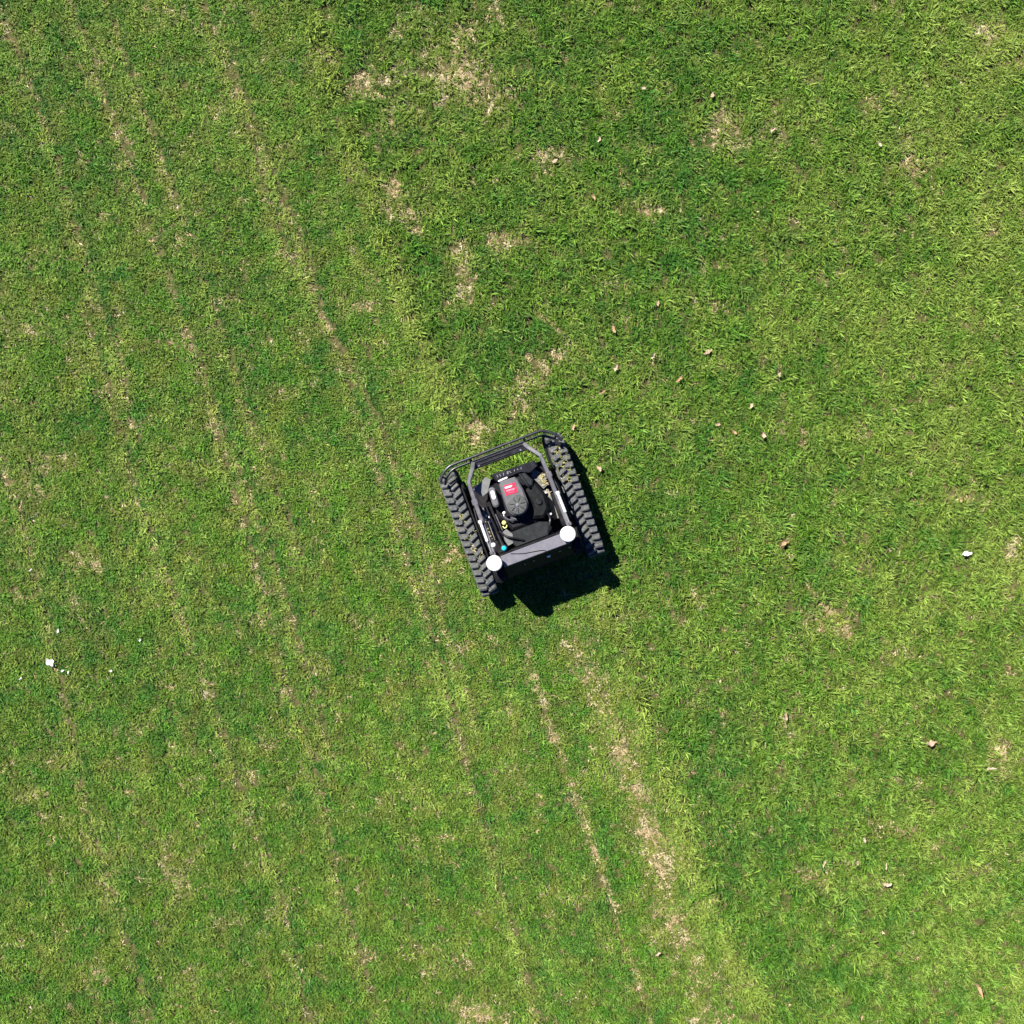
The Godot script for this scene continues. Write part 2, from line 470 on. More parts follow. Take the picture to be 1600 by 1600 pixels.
	# deep green sward
	for p in [[650, 180, 34, 60, 0.5], [860, 60, 70, 40, 0.5], [860, 180, 40, 60, 0.4], [1090, 130, 50, 40, 0.4], [1040, 240, 50, 50, 0.4], [1120, 1150, 70, 110, 0.5], [1150, 1320, 40, 120, 0.35], [1250, 1250, 40, 60, 0.3], [780, 330, 70, 40, 0.35], [760, 530, 70, 50, 0.4], [930, 520, 60, 60, 0.35], [1040, 690, 80, 60, 0.45], [1290, 900, 60, 50, 0.35], [1400, 830, 30, 20, 0.5], [1410, 920, 40, 40, 0.35], [1560, 1420, 60, 80, 0.35], [100, 95, 26, 50, 0.5], [140, 290, 30, 70, 0.4], [120, 980, 70, 90, 0.4], [180, 1340, 50, 110, 0.5], [90, 1080, 60, 50, 0.3], [360, 940, 40, 70, 0.35], [470, 1250, 60, 70, 0.3], [870, 1480, 60, 100, 0.3], [1000, 1180, 20, 40, 0.2]]:
		blob(lush, p[0], p[1], p[2], p[3], p[4] * 0.75)
	# pale lumps pushed up along the cut edge
	for p in [[490, 60], [505, 108], [520, 132], [545, 212], [552, 260], [575, 325], [598, 372], [612, 420], [625, 442], [632, 482], [650, 520], [665, 560], [685, 622], [692, 645], [945, 950], [960, 985], [975, 1040], [990, 1090], [1005, 1150], [1040, 1235], [1056, 1290], [1075, 1332], [1086, 1375], [1102, 1420], [1130, 1480], [1152, 1522], [1176, 1570]]:
		for q in 5:
			var at := Vector2(p[0] + rng.randfn() * 5.0, p[1] + rng.randfn() * 14.0)
			blob(pale, at.x, at.y, 9, 13, 0.9, -20.0)
			blob(lush, at.x, at.y, 8, 12, -0.4, -20.0)
			blob(bare, at.x, at.y, 8, 12, -0.4, -20.0)
			blob(tall, at.x, at.y, 8, 12, 0.35, -20.0)
		blob(bare, p[0] + 19, p[1] + 8, 5, 8, 0.55, -20.0)
		blob(lush, p[0] + 42, p[1] - 6, 22, 30, 0.2, -20.0)
	# small bare hollows
	for p in [[668, 115, 16, 7, 1.0], [765, 150, 14, 6, 1.0], [1112, 207, 6, 6, 1.5], [1148, 200, 8, 6, 1.3], [1402, 255, 14, 5, 1.4], [636, 497, 8, 8, 1.4], [630, 470, 4, 12, 0.8], [1062, 1290, 5, 8, 1.0], [1038, 1260, 5, 6, 1.0], [1160, 1540, 5, 18, 1.4], [1176, 1580, 6, 18, 1.4], [150, 1312, 10, 6, 1.4], [222, 1320, 6, 5, 1.2], [14, 922, 7, 7, 1.5], [340, 645, 8, 6, 1.2], [325, 1095, 6, 8, 1.2], [505, 240, 8, 4, 1.0], [708, 388, 10, 6, 1.0], [680, 270, 9, 16, 0.7], [862, 435, 6, 8, 1.3], [832, 570, 6, 8, 1.2], [1065, 520, 10, 6, 0.9], [1008, 355, 8, 6, 1.0], [1455, 1170, 10, 5, 1.0], [1225, 1005, 12, 10, 0.8], [1570, 1165, 8, 8, 1.0], [185, 345, 6, 9, 1.0], [855, 1113, 5, 7, 1.3], [345, 955, 6, 6, 1.0], [455, 960, 4, 10, 1.0], [300, 1580, 6, 30, 0.5], [472, 1555, 5, 24, 1.0], [1245, 1120, 6, 9, 0.8], [975, 60, 8, 6, 0.6], [525, 310, 8, 5, 0.9], [1360, 1110, 8, 5, 0.9], [1590, 690, 5, 9, 0.8]]:
		blob(bare, p[0], p[1], p[2], p[3], p[4])

func noise(freq: float, seed_: int, oct: int) -> FastNoiseLite:
	var n := FastNoiseLite.new()
	n.noise_type = FastNoiseLite.TYPE_SIMPLEX_SMOOTH
	n.frequency = freq
	n.seed = seed_
	n.fractal_octaves = oct
	n.fractal_gain = 0.55
	return n

# ---------------------------------------------------------------- ground and grass
func make_ground() -> void:
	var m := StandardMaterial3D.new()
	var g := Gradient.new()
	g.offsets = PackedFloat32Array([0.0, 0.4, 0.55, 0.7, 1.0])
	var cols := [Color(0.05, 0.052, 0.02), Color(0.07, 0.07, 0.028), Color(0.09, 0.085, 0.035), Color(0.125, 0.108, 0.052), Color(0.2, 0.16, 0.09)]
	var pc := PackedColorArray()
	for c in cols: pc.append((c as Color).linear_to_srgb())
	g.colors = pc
	var t := NoiseTexture2D.new()
	t.width = 1024
	t.height = 1024
	t.seamless = true
	var n := noise(0.02, 31, 6)
	n.fractal_gain = 0.75
	t.noise = n
	t.color_ramp = g
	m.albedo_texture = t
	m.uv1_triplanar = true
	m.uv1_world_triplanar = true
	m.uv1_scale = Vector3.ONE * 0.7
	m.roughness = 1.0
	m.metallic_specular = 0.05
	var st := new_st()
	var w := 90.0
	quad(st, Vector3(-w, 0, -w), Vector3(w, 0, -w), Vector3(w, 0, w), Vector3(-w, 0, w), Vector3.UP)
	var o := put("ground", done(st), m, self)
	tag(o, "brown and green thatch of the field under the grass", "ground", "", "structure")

# one tuft: blades that rise and bend outwards, each a tapering ribbon
func tuft(seed_: int, blades: int, spread: float, h0: float, h1: float, w0: float, w1: float, lean0: float, lean1: float, blunt: float, straw: float) -> ArrayMesh:
	var r := RandomNumberGenerator.new()
	r.seed = seed_
	var st := new_st(true)
	for b in blades:
		st.set_smooth_group(b)
		var dir := r.randf() * TAU
		var d := Vector3(cos(dir), 0, sin(dir))
		var root := Vector3(r.randf_range(-1, 1), 0, r.randf_range(-1, 1)) * spread
		root.y = -0.004
		var h := r.randf_range(h0, h1)
		var w := r.randf_range(w0, w1)
		var lean := deg_to_rad(r.randf_range(lean0, lean1))
		var bend := r.randf_range(0.3, 1.7)
		var twist := r.randf_range(-0.6, 0.6)
		var side := Vector3(-d.z, 0, d.x).rotated(Vector3.UP, twist)
		var tone := r.randf_range(0.55, 1.5)
		var col := Color(tone * r.randf_range(0.9, 1.12), tone, tone * r.randf_range(0.8, 1.2))
		if r.randf() < straw: col = Color(2.1, 1.45, 1.7) * r.randf_range(0.7, 1.2)
		var pts: Array = []
		var wd := [0.75, 1.0, 0.8, blunt]
		var p := root
		var ang := lean
		for k in 4:
			pts.append([p - side * w * 0.5 * wd[k], p + side * w * 0.5 * wd[k]])
			if k < 3:
				p += (Vector3.UP * cos(ang) + d * sin(ang)) * h / 3.0
				ang += bend * 0.42
		st.set_color(col)
		var out := Vector3.UP * 0.6 - d * 0.2
		for k in 3:
			if k == 2 and blunt < 0.05:
				tri(st, pts[k][0], pts[k][1], pts[3][0], out)
			else:
				quad(st, pts[k][0], pts[k][1], pts[k + 1][1], pts[k + 1][0], out)
	return done(st)

func in_footprint(x: float, z: float) -> bool:      # under the tracks nothing stands up
	var th := deg_to_rad(TURN)
	var dx := x - 0.085
	var dz := z - 0.03
	var u := dx * cos(th) - dz * sin(th)
	var v := dx * sin(th) + dz * cos(th)
	return absf(absf(u) - 0.497) < 0.084 and v > -0.48 and v < 0.36

func make_grass() -> void:
	var kinds := []     # mesh variants: mown, uncut, dead
	for i in 5: kinds.append(tuft(100 + i, 13, 0.017, 0.028, 0.054, 0.004, 0.007, 0, 50, 0.3, 0.07))
	for i in 5: kinds.append(tuft(200 + i, 12, 0.018, 0.04, 0.074, 0.0042, 0.0076, 0, 42, 0.0, 0.045))
	for i in 3: kinds.append(tuft(300 + i, 10, 0.022, 0.025, 0.055, 0.004, 0.0075, 45, 84, 0.2, 0.0))
	var buf: Array = []
	var count: Array = []
	for k in kinds.size():
		buf.append(PackedFloat32Array())
		count.append(0)
	var green := Color(0.08, 0.192, 0.015)
	var deep := Color(0.042, 0.145, 0.018)
	var light := Color(0.222, 0.318, 0.056)
	var ochre := Color(0.2, 0.195, 0.04)
	var straw := Color(0.5, 0.4, 0.24)
	var hue := noise(17.0, 51, 2)
	var hue2 := noise(3.0, 52, 3)
	var clump := noise(13.0, 53, 2)
	var clump2 := noise(4.5, 54, 2)
	for ring in 2:
		var half := INNER if ring == 0 else OUTER
		var step := 0.0235 if ring == 0 else 0.06
		var grow := 1.0 if ring == 0 else 1.9
		var n := int(2.0 * half / step)
		for j in n:
			for i in n:
				var x := -half + (i + rng.randf()) * step
				var z := -half + (j + rng.randf()) * step
				if ring == 1 and absf(x) < INNER and absf(z) < INNER: continue
				if in_footprint(x, z): continue
				var ci := clampi(int((x + INNER) / (2.0 * INNER) * GRID), 0, GRID - 1)
				var cj := clampi(int((z + INNER) / (2.0 * INNER) * GRID), 0, GRID - 1)
				var id := cj * GRID + ci
				var dr := dry[id]
				var pa := pale[id]
				var lu := lush[id]
				var hh := tall[id]
				var cl := clump.get_noise_2d(x, z)
				if rng.randf() < bare[id] * 1.1 + smoothstep(0.0, 0.3, -cl) * (0.6 + 0.42 * hh) * (1.0 - clampf(dr, 0.0, 0.8)): continue
				var q := hue.get_noise_2d(x, z)
				var q2 := hue2.get_noise_2d(x, z)
				var is_dead := rng.randf() < clampf(dr * (0.85 + q * 0.8) * (1.0 + 0.4 * minf(hh, 1.0)) + 0.012, 0.0, 0.86)
				var c := green.lerp(deep, clampf(lu * 1.25 + rng.randfn() * 0.2 - q * 0.45, 0.0, 1.0))
				c = c.lerp(light, clampf(pa * 0.9 - 0.06 + rng.randfn() * 0.2 + q * 0.5, 0.0, 1.0))
				c = c.lerp(ochre, clampf((1.0 - minf(hh, 1.0) * 0.7) * (q2 * 0.6 + 0.07) + dr * 0.6, 0.0, 0.65))
				var kind := 0
				if is_dead:
					kind = 10 + rng.randi() % 3
					c = straw.lerp(Color(0.26, 0.18, 0.1), clampf(rng.randf() * 0.7 - 0.1 - q2 * 0.9, 0, 1)).lerp(Color(0.56, 0.49, 0.36), clampf(q2 * 1.2 + rng.randfn() * 0.15, 0.0, 0.8)).lerp(ochre, rng.randf() * 0.4)
				elif rng.randf() < hh:
					kind = 5 + rng.randi() % 5
				else:
					kind = rng.randi() % 5
				c *= rng.randf_range(0.65, 1.35)
				var s := grow * rng.randf_range(0.8, 1.25) * (1.0 + cl * 0.5 + clump2.get_noise_2d(x, z) * (0.2 + 0.55 * hh))
				var sy := s * (1.0 + maxf(0.0, hh - 1.0) * 0.9) * (1.0 - clampf(dr, 0.0, 1.0) * 0.45) / (1.3 if ring == 1 else 1.0)
				var a := rng.randf() * TAU
				var ca := cos(a)
				var sa := sin(a)
				var tx := rng.randfn() * 0.16 + 0.02      # lean of the whole tuft
				var tz := rng.randfn() * 0.16
				buf[kind].append_array(PackedFloat32Array([ca * s, tx * sy, sa * s, x, 0.0, sy, 0.0, 0.0, -sa * s, tz * sy, ca * s, z, c.r, c.g, c.b, 1.0]))
				count[kind] += 1
	var lawn := Node3D.new()
	lawn.name = "grass"
	add_child(lawn)
	tag(lawn, "green lawn grass, short left of the mower and longer to its right", "grass", "", "stuff")
	for k in kinds.size():
		var mm := MultiMesh.new()
		mm.transform_format = MultiMesh.TRANSFORM_3D
		mm.use_colors = true
		mm.mesh = kinds[k]
		mm.instance_count = count[k]
		mm.buffer = buf[k]
		var o := MultiMeshInstance3D.new()
		o.name = "mown_tufts" if k < 5 else ("uncut_tufts" if k < 10 else "dead_tufts")
		o.multimesh = mm
		o.material_override = M.blade
		o.set_meta("kind", "stuff")
		lawn.add_child(o, true)
	print("tufts ", count)

# ---------------------------------------------------------------- mower
func make_mower() -> void:
	var t := group_node("robotic_mower", self, Vector3(0.085, 0, 0.03))
	t.rotation_degrees.y = TURN
	tag(t, "black tracked robotic mower with two white antenna discs, on the lawn", "mower")
	for s in [-1.0, 1.0]: make_track(t, s)

	# low chassis and deck
	put("chassis", box(Vector3(0.72, 0.05, 0.84), 0.008), M.black, t, Vector3(0, 0.205, 0.03))
	put("cutting_deck", prism(PackedVector2Array([Vector2(-0.34, -0.36), Vector2(0.34, -0.36), Vector2(0.38, -0.2), Vector2(0.38, 0.34), Vector2(0.3, 0.44), Vector2(-0.3, 0.44), Vector2(-0.38, 0.34), Vector2(-0.38, -0.2)]), 0.075, 0.178, 0.01), M.black, t)
	for s in [-1.0, 1.0]:
		put("track_guard", box(Vector3(0.016, 0.11, 0.8), 0.003), M.black, t, Vector3(s * 0.402, 0.275, -0.01))

	# front bumper: two parallel tubes round the front corners
	var bp := [Vector3(-0.55, 0.47, -0.505), Vector3(-0.53, 0.49, -0.55), Vector3(-0.443, 0.5, -0.612), Vector3(0.414, 0.5, -0.622), Vector3(0.515, 0.49, -0.55), Vector3(0.545, 0.47, -0.48)]
	var bump := put("bumper", tube(soft(bp, 0.05), 0.0125), M.bumper, t)
	var low: Array = []
	for p in bp: low.append(Vector3(p.x * 0.955, p.y - 0.075, p.z * 0.95))
	put("lower_tube", tube(soft(low, 0.05), 0.011), M.bumper, bump)
	for s in [-1.0, 1.0]:
		put("strut", tube([Vector3(s * 0.52, 0.49, -0.548), Vector3(s * 0.5, 0.415, -0.522)], 0.009), M.bumper, bump)
		put("strut", tube(soft([Vector3(s * 0.43, 0.42, -0.582), Vector3(s * 0.40, 0.34, -0.56), Vector3(s * 0.392, 0.25, -0.36)], 0.05), 0.014), M.bumper, bump)
		put("strut", tube([Vector3(s * 0.245, 0.495, -0.615), Vector3(s * 0.245, 0.455, -0.58)], 0.011), M.bumper, bump)
	var fp := put("front_plate", box(Vector3(0.5, 0.05, 0.075), 0.006), M.black_gloss, t, Vector3(-0.005, 0.44, -0.547))
	put("rib", box(Vector3(0.46, 0.012, 0.012), 0.003), M.bumper, fp, Vector3(0, 0.03, -0.018))
	put("rib", box(Vector3(0.3, 0.01, 0.01), 0.003), M.bumper, fp, Vector3(-0.06, 0.029, 0.012))
	for s in [-1.0, 1.0]: put("bolt", lathe([Vector2(0.008, 0), Vector2(0.008, 0.006), Vector2(0.0, 0.007)], 8), M.glint, fp, Vector3(s * 0.19, 0.0255, 0.02))

	# side rails of the lifting frame
	for s in [-1.0, 1.0]:
		var rail := put("side_rail", bar([Vector3(s * 0.235, 0.47, -0.56), Vector3(s * 0.255, 0.505, -0.52), Vector3(s * 0.325, 0.545, -0.42), Vector3(s * 0.333, 0.555, -0.24), Vector3(s * 0.335, 0.56, 0.0), Vector3(s * 0.338, 0.6, 0.22), Vector3(s * 0.338, 0.64, 0.3)], 0.036, 0.05), M.frame, t)
		put("bracket", box(Vector3(0.05, 0.07, 0.05), 0.005), M.frame, rail, Vector3(s * 0.334, 0.545, -0.245))
		put("post", box(Vector3(0.035, 0.3, 0.04), 0.004), M.black, rail, Vector3(s * 0.335, 0.38, -0.2))
		put("post", box(Vector3(0.035, 0.36, 0.04), 0.004), M.black, rail, Vector3(s * 0.338, 0.4, 0.23))
		var act := put("actuator", tube([Vector3(s * 0.348, 0.605, -0.075), Vector3(s * 0.35, 0.617, 0.1)], 0.0125, 14), M.alu, t)
		put("collar", tube([Vector3(s * 0.348, 0.6035, -0.087), Vector3(s * 0.348, 0.606, -0.062)], 0.018, 12), M.alu, act)
		put("rod", tube([Vector3(s * 0.35, 0.617, 0.1), Vector3(s * 0.351, 0.628, 0.215)], 0.007, 10), M.steel, act)
		put("clevis", box(Vector3(0.03, 0.03, 0.03), 0.005), M.frame, act, Vector3(s * 0.351, 0.622, 0.205))
		put("hose", tube(soft([Vector3(s * 0.36, 0.53, -0.2), Vector3(s * 0.372, 0.56, -0.1), Vector3(s * 0.37, 0.56, 0.05), Vector3(s * 0.36, 0.55, 0.17)], 0.06), 0.007, 8), M.black, act)
	put("edge_strip", tube([Vector3(0.391, 0.337, -0.17), Vector3(0.391, 0.337, 0.16)], 0.006, 8), M.olive, t)

	# engine
	var eng := group_node("engine", t)
	put("engine_block", prism(PackedVector2Array([Vector2(-0.17, -0.33), Vector2(0.12, -0.33), Vector2(0.2, -0.2), Vector2(0.19, 0.06), Vector2(0.1, 0.11), Vector2(-0.12, 0.09), Vector2(-0.2, -0.05)]), 0.2305, 0.47, 0.02), M.black, eng)
	var so := PackedVector2Array([Vector2(-0.098, -0.2), Vector2(-0.092, -0.3), Vector2(-0.075, -0.335), Vector2(0.055, -0.327), Vector2(0.072, -0.3), Vector2(0.086, -0.2)])
	so.append_array(arc(Vector2(-0.005, -0.098), 0.093, 0, 180, 12))
	put("shroud", prism(so, 0.4705, 0.612, 0.014), M.shroud, eng)
	var fan := put("fan_screen", lathe([Vector2(0.083, 0), Vector2(0.081, 0.012), Vector2(0.075, 0.016), Vector2(0.0, 0.02)], 36), M.screen, eng, Vector3(-0.005, 0.6125, -0.098))
	for k in 14:
		var a := TAU * k / 14.0
		put("slot", box(Vector3(0.04, 0.005, 0.006), 0.001), M.black if k % 2 == 0 else M.shroud, fan, Vector3(cos(a) * 0.047, 0.0185, sin(a) * 0.047), Vector3(0, -rad_to_deg(a), 0))
	put("hub", lathe([Vector2(0.013, 0.0), Vector2(0.012, 0.008), Vector2(0.0, 0.01)], 14), M.glint, fan, Vector3(0, 0.018, 0))
	var sp := PlaneMesh.new()
	sp.size = Vector2(0.104, 0.086)
	var stick := put("sticker", sp, M.sticker, eng, Vector3(-0.014, 0.6155, -0.243), Vector3(0, -4, 0))
	stick.set_meta("label", "red sticker with a white mark and faint pale lettering")
	put("front_highlight", box(Vector3(0.085, 0.014, 0.014), 0.003), M.white, eng, Vector3(-0.045, 0.6, -0.342), Vector3(0, 3, 0))  # white bar standing in for the highlight along the shroud front
	var af := put("air_filter", prism(capsule2(Vector2(-0.165, -0.286), Vector2(-0.174, -0.17), 0.029), 0.42, 0.575, 0.012), M.filter, eng)
	put("filter_lid", prism(capsule2(Vector2(-0.166, -0.268), Vector2(-0.169, -0.225), 0.018), 0.5755, 0.584, 0.004), M.alu, af)
	put("muffler", prism(PackedVector2Array([Vector2(0.095, -0.34), Vector2(0.15, -0.33), Vector2(0.195, -0.25), Vector2(0.17, -0.2), Vector2(0.1, -0.24)]), 0.4705, 0.555, 0.012), M.cover, eng)
	put("exhaust_pipe", tube(soft([Vector3(0.105, 0.565, -0.33), Vector3(0.125, 0.57, -0.26), Vector3(0.14, 0.565, -0.21), Vector3(0.15, 0.5, -0.19)], 0.02), 0.012), M.cover, eng)
	put("fuel_tank", prism(PackedVector2Array([Vector2(0.1, -0.19), Vector2(0.2, -0.235), Vector2(0.25, -0.12), Vector2(0.235, 0.03), Vector2(0.17, 0.085), Vector2(0.08, 0.06), Vector2(0.105, -0.06)]), 0.4705, 0.53, 0.022), M.tank, eng)
	put("fuel_cap", lathe([Vector2(0.026, 0), Vector2(0.026, 0.014), Vector2(0.02, 0.018), Vector2(0.0, 0.018)], 20), M.black_gloss, eng, Vector3(0.175, 0.5305, -0.06))
	put("oil_cap", lathe([Vector2(0.019, 0), Vector2(0.018, 0.02), Vector2(0.011, 0.026), Vector2(0.0, 0.026)], 16), M.yellow, eng, Vector3(-0.165, 0.47, 0.004))
	put("dipstick_loop", tube(soft([Vector3(-0.185, 0.475, 0.028), Vector3(-0.178, 0.478, 0.052), Vector3(-0.155, 0.476, 0.046), Vector3(-0.15, 0.472, 0.03)], 0.012), 0.005, 8), M.yellow, eng)
	put("spark_lead", tube(soft([Vector3(-0.13, 0.53, -0.075), Vector3(-0.15, 0.545, -0.05), Vector3(-0.12, 0.53, -0.005), Vector3(-0.06, 0.5, 0.02)], 0.02), 0.007, 8), M.glint, eng)
	put("lead_cap", box(Vector3(0.026, 0.02, 0.022), 0.006), M.white, eng, Vector3(-0.135, 0.54, -0.075), Vector3(0, 25, 0))
	put("recoil_lip", box(Vector3(0.055, 0.018, 0.016), 0.005), M.frame, eng, Vector3(-0.075, 0.52, 0.0), Vector3(0, -35, 0))

	# cowl in front of the engine, its louvre glints put in as pale bars
	var cowl := put("front_cowl", prism(PackedVector2Array([Vector2(-0.14, -0.418), Vector2(0.265, -0.405), Vector2(0.275, -0.35), Vector2(0.2, -0.315), Vector2(0.13, -0.345), Vector2(-0.1, -0.345)]), 0.2305, 0.495, 0.012), M.black_gloss, t)
	var glint_x := [-0.078, -0.054, -0.024, 0.014, 0.036, 0.074, 0.104, 0.134]
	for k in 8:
		put("glint_mark", box(Vector3(0.009 if k != 3 else 0.016, 0.008, 0.026 if k < 5 else 0.018), 0.002), M.glint, cowl, Vector3(glint_x[k], 0.4985, -0.386 + k * 0.001), Vector3(0, [8, 12, -12, -20, 30, -10, 15, -8][k], 0))
	put("left_plate", slanted(PackedVector2Array([Vector2(-0.315, -0.355), Vector2(-0.175, -0.42), Vector2(-0.143, -0.385), Vector2(-0.205, -0.29), Vector2(-0.262, -0.27)]), 0.42, 0.4), M.plate, t)
	put("right_plate", slanted(PackedVector2Array([Vector2(0.19, -0.3), Vector2(0.245, -0.335), Vector2(0.31, -0.25), Vector2(0.3, -0.17), Vector2(0.255, -0.15)]), 0.4, 0.4), M.plate, t)
	put("right_tray", box(Vector3(0.05, 0.02, 0.27), 0.004), M.plate, t, Vector3(0.272, 0.36, 0.0))
	put("left_tray", box(Vector3(0.036, 0.02, 0.3), 0.004), M.plate, t, Vector3(-0.288, 0.34, -0.03))
	for s in [-1.0, 1.0]:
		for q in 2: put("tray_stand", box(Vector3(0.03, 0.12, 0.02), 0.003), M.black, t, Vector3(s * 0.28, 0.285, -0.1 + q * 0.19))
	put("inner_beam", box(Vector3(0.05, 0.2, 0.42), 0.006), M.black, t, Vector3(-0.238, 0.36, 0.0))
	put("inner_beam", box(Vector3(0.035, 0.2, 0.3), 0.006), M.black, t, Vector3(0.31, 0.36, 0.06))
	put("guide_rail", tube([Vector3(-0.207, 0.472, -0.09), Vector3(-0.2, 0.472, 0.06)], 0.006, 8), M.frame, t)
	for p in [Vector3(-0.285, 0.362, -0.105), Vector3(-0.262, 0.468, -0.085), Vector3(-0.275, 0.362, -0.05), Vector3(0.26, 0.385, -0.11), Vector3(0.235, 0.46, 0.075)]:
		put("fitting", lathe([Vector2(0.012, 0), Vector2(0.012, 0.012), Vector2(0.006, 0.02), Vector2(0.0, 0.02)], 8), M.alu, t, p)

	# belt cover and control area behind the engine
	put("belt_cover", prism(PackedVector2Array([Vector2(-0.13, 0.1), Vector2(0.12, 0.1), Vector2(0.2, 0.13), Vector2(0.2, 0.235), Vector2(-0.14, 0.235), Vector2(-0.16, 0.19)]), 0.2305, 0.505, 0.012), M.cover, t)
	put("side_cover", slanted(PackedVector2Array([Vector2(-0.205, 0.075), Vector2(-0.165, 0.06), Vector2(-0.13, 0.12), Vector2(-0.135, 0.19), Vector2(-0.2, 0.2), Vector2(-0.212, 0.15)]), 0.5, 0.15), M.plate, t)
	put("hose", tube(soft([Vector3(-0.225, 0.49, 0.06), Vector3(-0.19, 0.53, 0.12), Vector3(-0.13, 0.535, 0.155), Vector3(-0.06, 0.52, 0.2)], 0.04), 0.009, 8), M.black, t)
	put("hose", tube(soft([Vector3(0.21, 0.48, 0.05), Vector3(0.22, 0.54, 0.1), Vector3(0.19, 0.55, 0.16), Vector3(0.15, 0.53, 0.22)], 0.04), 0.01, 8), M.black_gloss, t)
	put("hose", tube(soft([Vector3(-0.26, 0.5, -0.2), Vector3(-0.255, 0.52, -0.05), Vector3(-0.25, 0.52, 0.08), Vector3(-0.24, 0.58, 0.22)], 0.05), 0.008, 8), M.black, t)

	# rear housing
	var rear := group_node("rear_housing", t)
	var st := new_st()
	var L := -0.295
	var R := 0.305
	var prof := [Vector2(0.238, 0.24), Vector2(0.238, 0.722), Vector2(0.352, 0.722), Vector2(0.462, 0.45), Vector2(0.462, 0.24)]
	for k in 5:
		var a: Vector2 = prof[k]
		var b: Vector2 = prof[(k + 1) % 5]
		var o := (a + b) * 0.5 - Vector2(0.33, 0.48)
		quad(st, Vector3(L, a.y, a.x), Vector3(R, a.y, a.x), Vector3(R, b.y, b.x), Vector3(L, b.y, b.x), Vector3(0, o.y, o.x))
	for x in [L, R]:
		for k in range(1, 4):
			tri(st, Vector3(x, prof[0].y, prof[0].x), Vector3(x, prof[k].y, prof[k].x), Vector3(x, prof[k + 1].y, prof[k + 1].x), Vector3(signf(x), 0, 0))
	put("body", done(st), M.matt, rear)
	for s in [-1.0, 1.0]:
		put("end_cap", prism(PackedVector2Array([Vector2(s * 0.3075 - (0.0 if s > 0 else -0.01), 0.25), Vector2(s * 0.398, 0.25), Vector2(s * 0.398, 0.45), Vector2(s * 0.36, 0.47), Vector2(s * 0.3075 - (0.0 if s > 0 else -0.01), 0.46)]), 0.24, 0.66 if s < 0 else 0.64, 0.03), M.matt, rear)
	put("top_panel", box(Vector3(0.585, 0.016, 0.098), 0.005), M.panel, rear, Vector3(0.005, 0.7305, 0.301))
	put("hinge_strip", box(Vector3(0.59, 0.012, 0.012), 0.003), M.black, rear, Vector3(0.005, 0.728, 0.245))
	var nrm := Vector3(0, 0.11, 0.272).normalized()
	var tilt := rad_to_deg(atan2(0.272, 0.11))
	for b in [[-0.12, 0.3], [-0.039, 0.3], [0.192, 0.3], [0.279, 0.28]]:
		put("bolt", lathe([Vector2(0.009, 0), Vector2(0.009, 0.005), Vector2(0.005, 0.008), Vector2(0.0, 0.008)], 8), M.glint, rear, Vector3(b[0], 0.722 - b[1] * 0.272, 0.352 + b[1] * 0.11) + nrm * 0.001, Vector3(tilt, 0, 0))
	put("lamp_ring", lathe([Vector2(0.021, 0), Vector2(0.02, 0.008), Vector2(0.014, 0.01), Vector2(0.0, 0.01)], 18), M.bumper, rear, Vector3(0.089, 0.722 - 0.3 * 0.272, 0.352 + 0.3 * 0.11) + nrm * 0.001, Vector3(tilt, 0, 0))
	put("lamp_lens", lathe([Vector2(0.017, 0), Vector2(0.014, 0.007), Vector2(0.0, 0.011)], 16), M.lens, rear, Vector3(0.089, 0.722 - 0.3 * 0.272, 0.352 + 0.3 * 0.11) + nrm * 0.0115, Vector3(tilt, 0, 0))
	put("cable", tube(soft([Vector3(-0.2, 0.741, 0.262), Vector3(-0.1, 0.741, 0.3), Vector3(0.0, 0.741, 0.315), Vector3(0.07, 0.742, 0.33), Vector3(0.09, 0.735, 0.358), Vector3(0.089, 0.69, 0.375)], 0.05), 0.0032, 8), M.black, rear)
	put("rear_skirt", box(Vector3(0.66, 0.16, 0.018), 0.004), M.black, rear, Vector3(0, 0.16, 0.474))

	# antennas
	for a in [[-0.352, 0.286], [0.298, 0.273]]:
		var an := group_node("antenna", t, Vector3(a[0], 0, a[1]))
		put("stem", lathe([Vector2(0.014, 0.62), Vector2(0.014, 0.8)], 12), M.bumper, an)
		put("foot", box(Vector3(0.08, 0.016, 0.05), 0.004), M.frame, an, Vector3(0.03 if a[0] < 0 else -0.02, 0.668, 0))
		put("disc", lathe([Vector2(0.0, 0.79), Vector2(0.05, 0.79), Vector2(0.064, 0.802), Vector2(0.066, 0.82), Vector2(0.06, 0.838), Vector2(0.042, 0.847), Vector2(0.0, 0.851)], 40), M.white, an)
	var cap := put("blue_cap", lathe([Vector2(0.0215, 0.0), Vector2(0.0225, 0.012), Vector2(0.02, 0.026), Vector2(0.012, 0.035), Vector2(0.0, 0.038)], 24), M.blue, t, Vector3(-0.236, 0.69, 0.203))
	put("collar", lathe([Vector2(0.029, -0.03), Vector2(0.029, 0.0), Vector2(0.02, 0.003)], 20), M.black, cap)
	put("stand", lathe([Vector2(0.016, -0.19), Vector2(0.016, -0.03)], 12), M.black, cap)
	put("white_knob", lathe([Vector2(0.016, -0.03), Vector2(0.02, 0.0), Vector2(0.018, 0.016), Vector2(0.009, 0.024), Vector2(0.0, 0.025)], 18), M.white, t, Vector3(-0.312, 0.625, 0.147))

	# clippings caught on the machine
	var spots: Array = []
	for k in 70: spots.append([Vector3(0.272 + rng.randfn() * 0.013, 0.373, rng.randf_range(-0.12, 0.125)), 0.85])
	for k in 50: spots.append([Vector3(-0.288 + rng.randfn() * 0.01, 0.353, rng.randf_range(-0.17, 0.11)), 0.9])
